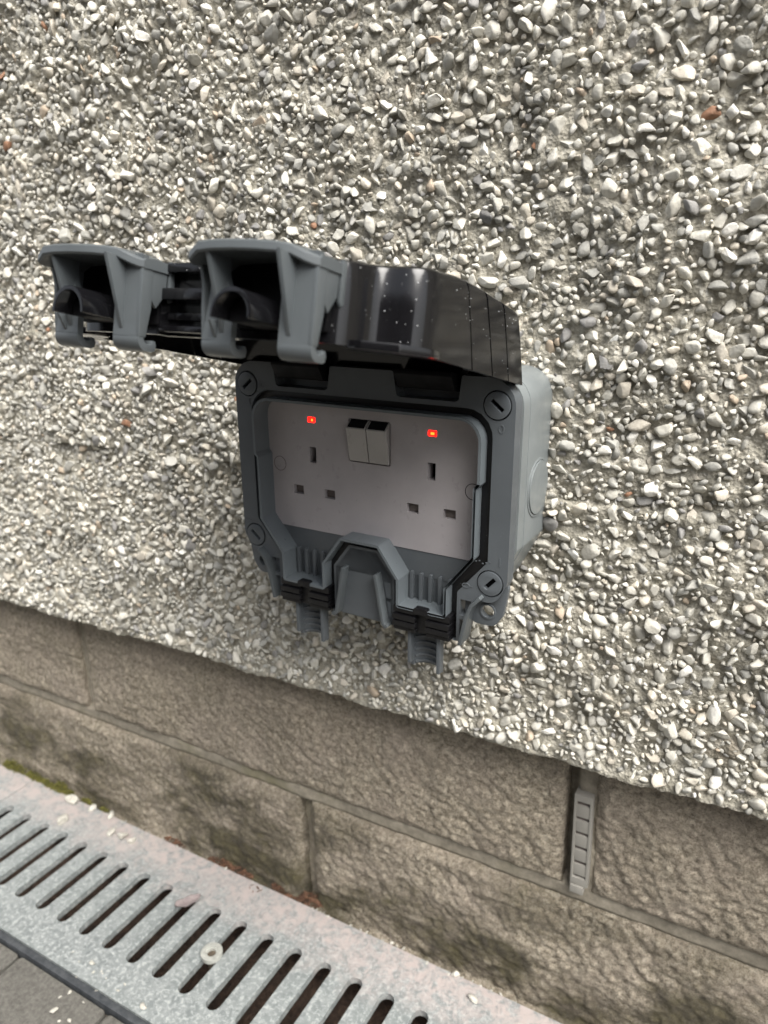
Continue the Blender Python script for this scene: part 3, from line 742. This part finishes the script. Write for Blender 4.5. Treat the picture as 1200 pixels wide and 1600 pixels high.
# cable entry wells: sloped shelf, back panel with ribs, rubber grommet
for s in (-1, 1):
    c = s * 39.1
    bmx = bmesh.new(); plate_bm(bmx, rect(c - 15.5, -55.5, c + 15.5, -23.5), [], 1.0, 4.0)
    en = put('cable_entry', finish(bmx, 'cable_entry', bevel=0.3), GREY, sock)
    for k in range(5):
        x = c + (k - 2) * 5.9
        bmx = bmesh.new(); plate_bm(bmx, fillet([(x - 1.0, -36.5, .95), (x + 1.0, -36.5, .95), (x + 1.0, -55, .1), (x - 1.0, -55, .1)], 1, 4), [], -1.6, 1.2)
        put('rib', finish(bmx, 'rib', bevel=0.5, seg=2), GREY, en)
    # grommet with stepped ridges and a central notch
    bmx = bmesh.new()
    for (z0, z1, yf) in ((-57.6, -53.6, -12.2), (-61.6, -58.4, -13.4), (-65.6, -62.4, -13.4), (-68.4, -66.4, -12.0)):
        for (a_, b_) in ((-17.4, -3.2), (3.2, 17.4)):
            plate_bm(bmx, fillet([(c + a_, z0, .6), (c + b_, z0, .6), (c + b_, z1, .6), (c + a_, z1, .6)], 1, 2), [], yf, -1.0)
    plate_bm(bmx, rect(c - 17.2, -68.2, c + 17.2, -54.2), [], -10.0, 0.8)
    gr = put('cable_grommet', finish(bmx, 'cable_grommet', bevel=0.5, seg=2), RUBBER, sock)
    bmx = bmesh.new(); plate_bm(bmx, fillet([(c - 4.4, -56, 1), (c + 4.4, -56, 1), (c + 4.4, -52.2, 3.6), (c - 4.4, -52.2, 3.6)], 1, 5), [], -13.2, -9.5)
    put('grommet_nose', finish(bmx, 'grommet_nose', bevel=0.6), RUBBER, gr)
    # half-round conduit spout below, with inner ridges
    bmx = bmesh.new()
    r1, r2 = 10.2, 8.0; cy = -4.5
    arc = [(c + r1 * math.cos(a_), cy + r1 * 0.7 * math.sin(a_)) for a_ in np.linspace(0, math.pi, 15)] + [(c - r2 * math.cos(a_), cy + r2 * 0.7 * math.sin(a_)) for a_ in np.linspace(0, math.pi, 15)]
    plate_bm(bmx, arc, [], -93.0, -66.0, 'Z')
    spo = put('cable_spout', finish(bmx, 'cable_spout', bevel=0.3), GREY, sock)
    bmx = bmesh.new()
    for k in range(6):
        z0 = -91.6 + k * 3.9
        arc2 = [(c + 8.1 * math.cos(a_), cy + 5.7 * math.sin(a_)) for a_ in np.linspace(0.12, math.pi - 0.12, 13)] + [(c - 6.9 * math.cos(a_), cy + 4.5 * math.sin(a_)) for a_ in np.linspace(0.12, math.pi - 0.12, 13)]
        plate_bm(bmx, arc2, [], z0, z0 + 1.3, 'Z')
    put('spout_ridges', finish(bmx, 'spout_ridges', bevel=0.15), GREY, spo, kind='stuff')
    for q in (-1, 1):
        bmx = bmesh.new(); plate_bm(bmx, rect(c + q * 9.1 - 1.1, -92.5 if q > 0 else -90.0, c + q * 9.1 + 1.1, -67), [], -8.5, -3.8)
        put('spout_flange', finish(bmx, 'spout_flange', bevel=0.5), GREY, spo)
bmx = bmesh.new(); plate_bm(bmx, rect(-60, -72.0, 60, -67.5), [], -1.8, 3.0)
put('bottom_sill', finish(bmx, 'bottom_sill', bevel=0.6), GREY, sock)

# ------------------------------------------------------------------ lid, swung up on its hinge
TH = math.radians(13)
lid_mat = Matrix(((1, 0, 0), (0, math.cos(TH), math.sin(TH)), (0, -math.sin(TH), math.cos(TH)))).to_4x4()
lid_mat.translation = Vector((0, 0, 71 * S))
def dtop(h): return 31.5 + 3.0 * math.sin(min(max(h, 0), 131) / 131 * math.pi) - 0.025 * h
grv = [20.4, 40.5, 63.3]
half = [(86.0, 0.0), (86.3, 6.0)]
for gh in grv: half += [(86.3, gh - 0.6), (85.2, gh - 0.35), (85.2, gh + 0.35), (86.3, gh + 0.6)]
half += [(86.3, 80), (86.3, 97.5)] + [(76.3 + 10 * math.cos(t), 101.5 + 10.5 * math.sin(t)) for t in np.linspace(0.0, math.pi / 2, 9)] + [(73.5, 112.2), (71.0, 112.9), (69.0, 114.3), (67.7, 116.4), (67.0, 119.0), (66.6, 122.4), (65.6, 126.0), (63.6, 128.9), (60.6, 130.6), (57, 131.3), (46, 131.4), (20, 131.5), (17.5, 131.5)]
contour = half + [(17.4, 127.0)] + [(-17.4, 127.0)] + [(-x, h) for x, h in reversed(half)]
def lid_shell():
    bm = bmesh.new(); N = len(contour)
    def lv(p, t, off=0.0):
        q = p
        sh = 17.0 * t * max(0, min(1, (95 - p[1]) / 40)) if p[1] < 95 else 0
        return (q[0], -(q[1] + sh), t * dtop(q[1]))
    inn = inset([(p[0], p[1]) for p in contour], 2.2)
    rings = []
    for t in (0.0, 0.5, 0.90, 0.97, 1.0):
        base = contour if t < 0.9 else inset(contour, 0.25 if t == 0.90 else (0.9 if t == 0.97 else 2.4))
        rings.append([bm.verts.new(lv(base[i], t)) for i in range(N)])
    for a_, b_ in zip(rings[:-1], rings[1:]):
        for i in range(N): j = (i + 1) % N; bm.faces.new([a_[i], a_[j], b_[j], b_[i]])
    ti = [bm.verts.new(lv(inn[i], 0.0)) for i in range(N)]; t2 = [bm.verts.new(lv(inn[i], 0.92)) for i in range(N)]
    for i in range(N):
        j = (i + 1) % N; bm.faces.new([rings[0][i], ti[i], ti[j], rings[0][j]]); bm.faces.new([ti[i], t2[i], t2[j], ti[j]])
    for vs, base, up in ((rings[-1], inset(contour, 2.4), 1), (t2, inn, 0)):
        for t in geometry.tessellate_polygon([[Vector((p[0], p[1], 0)) for p in base]]):
            try: bm.faces.new([vs[i] for i in t])
            except ValueError: pass
    return finish(bm, 'lid', 28)
lid = put('lid', lid_shell(), BLACK, sock, label='glossy black hinged lid, swung up')
lid.matrix_local = lid_mat
def lplate(name, poly, holes, a_, b_, mat, parent, axis='X', bevel=0.4, seg=2, **kw):
    """piece in lid space; X: polygon in (h, d); Z: polygon in (x, h); H: polygon in (x, d) from h=a to h=b."""
    if axis == 'X': poly = [(-p[0], p[1]) for p in poly]; holes = [[(-p[0], p[1]) for p in hh] for hh in holes]; ax = 'X'
    elif axis == 'Z': poly = [(p[0], -p[1]) for p in poly]; holes = [[(p[0], -p[1]) for p in hh] for hh in holes]; ax = 'Z'
    else: a_, b_ = -a_, -b_; ax = 'Y'
    return plate(name, poly, holes, a_, b_, mat, parent, bevel, ax, seg, **kw)
# recessed middle of the end face: stepped ledges between the two latches
for d0, d1, h1, h0 in ((23.5, 27.0, 132.0, 126.5), (13.0, 17.4, 133.5, 126.5), (1.0, 3.4, 132.6, 126.0), (6.0, 9.0, 128.6, 126.5)):
    lplate('ledge', rect(-17.2, d0, 17.2, d1), [], h0, h1, BLACK, lid, 'H', 0.6)
# corner flange with screw tab, both sides
for s in (-1, 1):
    tab = fillet([(s * 63, 118, 1), (s * 64, 124.5, 2), (s * 71, 125.5, 2), (s * 83, 119.5, 3), (s * 90.5, 108.5, 3), (s * 89.0, 100.0, 2), (s * 85, 98, 0.5), (s * 77, 109, 1), (s * 69, 112, 1)], 1, 4)
    lplate('corner_tab', tab, [], -0.6, 2.2, BLACK, lid, 'Z', 0.5)
    lplate('hinge_arm', fillet([(-3.5, -5.0, 2), (8, -6.0, 2), (14, 0.5, 1), (14, 3.0, 1), (-1.0, 3.2, 2)], 1, 4), [], s * 23.0, s * 55.0, MATT, lid, 'X', 0.5)
    lplate('hinge_pin', circ(1.0, -2.0, 2.6, 16), [], s * 20.2, s * 57.6, MATT, lid, 'X', 0.3)
lplate('inner_web', rect(-84, 0.4, 84, 3.0), [], 1.5, 4.0, MATT, lid, 'H', 0.3)

def make_latch(cx):
    pl = lambda pts: [(cx + p[0], p[1]) for p in pts]
    # upright plate with the legs, cut between them
    up = pl([(-23.6, -2.6), (-10.2, -2.6), (-10.2, 9), (-14.5, 20), (-15.2, 27.5), (13.4, 27.5), (10.2, 12), (10.2, -2.6), (24.0, -2.6), (24.0, 27.5), (15, 28), (-15, 28), (-21.5, 27.5), (-21.0, 14)])
    la = lplate('latch', up, [], 140.9, 143.6, LATCH, lid, 'H', 0.5)
    # thumb lip on top, bowed outwards and chamfered down at both ends
    sec = [(-24.2, 150.5, 25.6), (-22.8, 153.6, 26.0), (-18.2, 155.0, 28.6), (-12, 155.0, 29.1), (-4, 154.2, 29.3), (5, 152.6, 29.3), (11, 150.8, 29.2), (15.6, 148.8, 28.8), (20.4, 146.2, 26.8), (23.0, 144.6, 26.0), (24.6, 143.6, 25.8)]
    bm = bmesh.new(); rows = []
    for (x, hf, d) in sec:
        ring_ = []
        for (h, dz) in ((129.2, 0.6), (137.0, 0.9), (143.0, 0.4), (hf - 0.7, 0.0), (hf, -0.7), (hf, -3.0), (hf - 0.7, -3.7), (143.0, -3.2), (129.2, -3.0)):
            ring_.append(bm.verts.new((cx + x, -min(h, hf), d + dz)))
        rows.append(ring_)
    for a_, b_ in zip(rows[:-1], rows[1:]):
        for i in range(9): j = (i + 1) % 9; bm.faces.new([a_[i], a_[j], b_[j], b_[i]])
    bm.faces.new(rows[0]); bm.faces.new(rows[-1][::-1])
    bmesh.ops.remove_doubles(bm, verts=bm.verts, dist=0.01)
    put('thumb_lip', finish(bm, 'thumb_lip', 28), LATCH, la)
    # J-shaped hooks under both legs
    prof = [(143.6, -2.2), (143.6, -3.6)] + [(139.6 + 4.0 * math.cos(t), -3.6 - 4.0 * math.sin(t)) for t in np.linspace(0.2, math.pi / 2, 6)] + [(136.4, -7.6), (135.0, -7.0), (134.6, -5.0), (135.2, -3.4), (136.6, -3.2), (136.8, -4.6), (139.0, -5.0), (140.4, -4.3), (140.9, -3.0), (140.9, -2.2)]
    for a_, b_ in ((-23.6, -10.2), (10.2, 24.0)):
        lplate('hook', prof, [], cx + a_, cx + b_, LATCH, la, 'X', 0.3)
    # triangular gussets and the side cheek
    for gx, tw in ((13.6, 1.8), (-15.4, 1.8)):
        lplate('gusset', [(143.0, 0.5), (143.8, 0.2), (153.2 if gx > 0 else 154, 26.2), (143.0, 26.2)], [], cx + gx, cx + gx + tw, LATCH, la, 'X', 0.3)
    lplate('cheek', [(131, 26.5), (141.2, 26.5), (141.2, 15), (136, 9), (131.5, 15)], [], cx + 22.6, cx + 24.0, LATCH, la, 'X', 0.3)
    lplate('cheek', [(131, 27), (148, 26.5), (145, 16), (144.5, 8), (143.4, -2.0), (139.5, -2.0), (138.0, 6), (131, 12)], [], cx - 24.0, cx - 22.6, LATCH, la, 'X', 0.3)
    lplate('cheek', [(138.6, 26), (143.7, 26), (143.7, -2.6), (140.2, -2.6), (138.4, 8)], [], cx + 22.4, cx + 24.2, LATCH, la, 'X', 0.4)
    lplate('gusset', [(143.2, 4.5), (147.5, 4.0), (143.6, -1.6), (143.0, -1.6)], [], cx - 18.0, cx - 16.6, LATCH, la, 'X', 0.2)
    lplate('side_arm', [(128.2, 27.5), (130.6, 27.5), (130.8, 14), (129.8, 12.0), (128.0, 13.0)], [], cx + 23.4, cx + 24.8, LATCH, la, 'X', 0.3)
    return la
for s in (-1, 1):
    cx = s * 39.6
    make_latch(cx)
    lplate('latch_mount', rect(cx - 22.4, 3.5, cx + 21.5, 27.5), [], 125.5, 132.8, MATT, lid, 'H', 0.8)
    # black half-round hood that the latch closes over
    ro, ri = 8.7, 7.1
    hood = [(cx + ro * math.cos(t), 4.6 + ro * math.sin(t) * 1.02) for t in np.linspace(0, math.pi, 17)]
    hood = [(cx + ro, 3.6)] + hood + [(cx - ro, 3.6), (cx - ri, 3.6)] + [(cx - ri * math.cos(t), 4.6 + ri * math.sin(t) * 1.02) for t in np.linspace(0, math.pi, 17)] + [(cx + ri, 3.6)]
    kb = lplate('catch_hood', hood, [], 130.8, 156.5, BLACK, lid, 'H', 0.35)
    lplate('hood_plug', fillet([(cx - 6.6, 3.4, .4), (cx + 6.6, 3.4, .4), (cx + 6.6, 8, 4), (cx, 11.4, 4), (cx - 6.6, 8, 4)], 1, 4), [], 130.8, 149.0, MATT, kb, 'H', 0.8)

# rain specks on the lid and the box
def specks():
    r = np.random.default_rng(12); cs, fs, o_ = [], [], 0
    P, F = PR2[0]; bm = bmesh.new(); bmesh.ops.create_icosphere(bm, subdivisions=2, radius=1.0)
    P = np.array([v.co[:] for v in bm.verts]); F = np.array([[v.index for v in f.verts] for f in bm.faces]); bm.free()
    def add(p, s):
        nonlocal o_
        cs.append((P * s + np.array(p)) * S); fs.append(F + o_); o_ += len(P)
    for _ in range(45):     # flank
        h = r.uniform(4, 86); t = r.uniform(0.05, 0.9); add((86.2, -(h + 17 * t * max(0, min(1, (95 - h) / 40))), t * dtop(h)), r.uniform(0.07, 0.2))
    n = len(half)
    for _ in range(24):     # rounded corner
        i = int(r.integers(n - 22, n - 4)); f_ = r.random(); x = half[i][0] * (1 - f_) + half[i + 1][0] * f_; h = half[i][1] * (1 - f_) + half[i + 1][1] * f_
        add((x, -h, r.uniform(3, 27)), r.uniform(0.07, 0.24))
    for _ in range(26):
        add((r.uniform(-16, 16), -131.8, r.choice([r.uniform(14, 17), r.uniform(24, 26.5)])), r.uniform(0.12, 0.3))
    return np_mesh('water_drops', np.concatenate(cs), np.concatenate(fs))
put('water_drops', specks(), WATER, lid, kind='stuff')
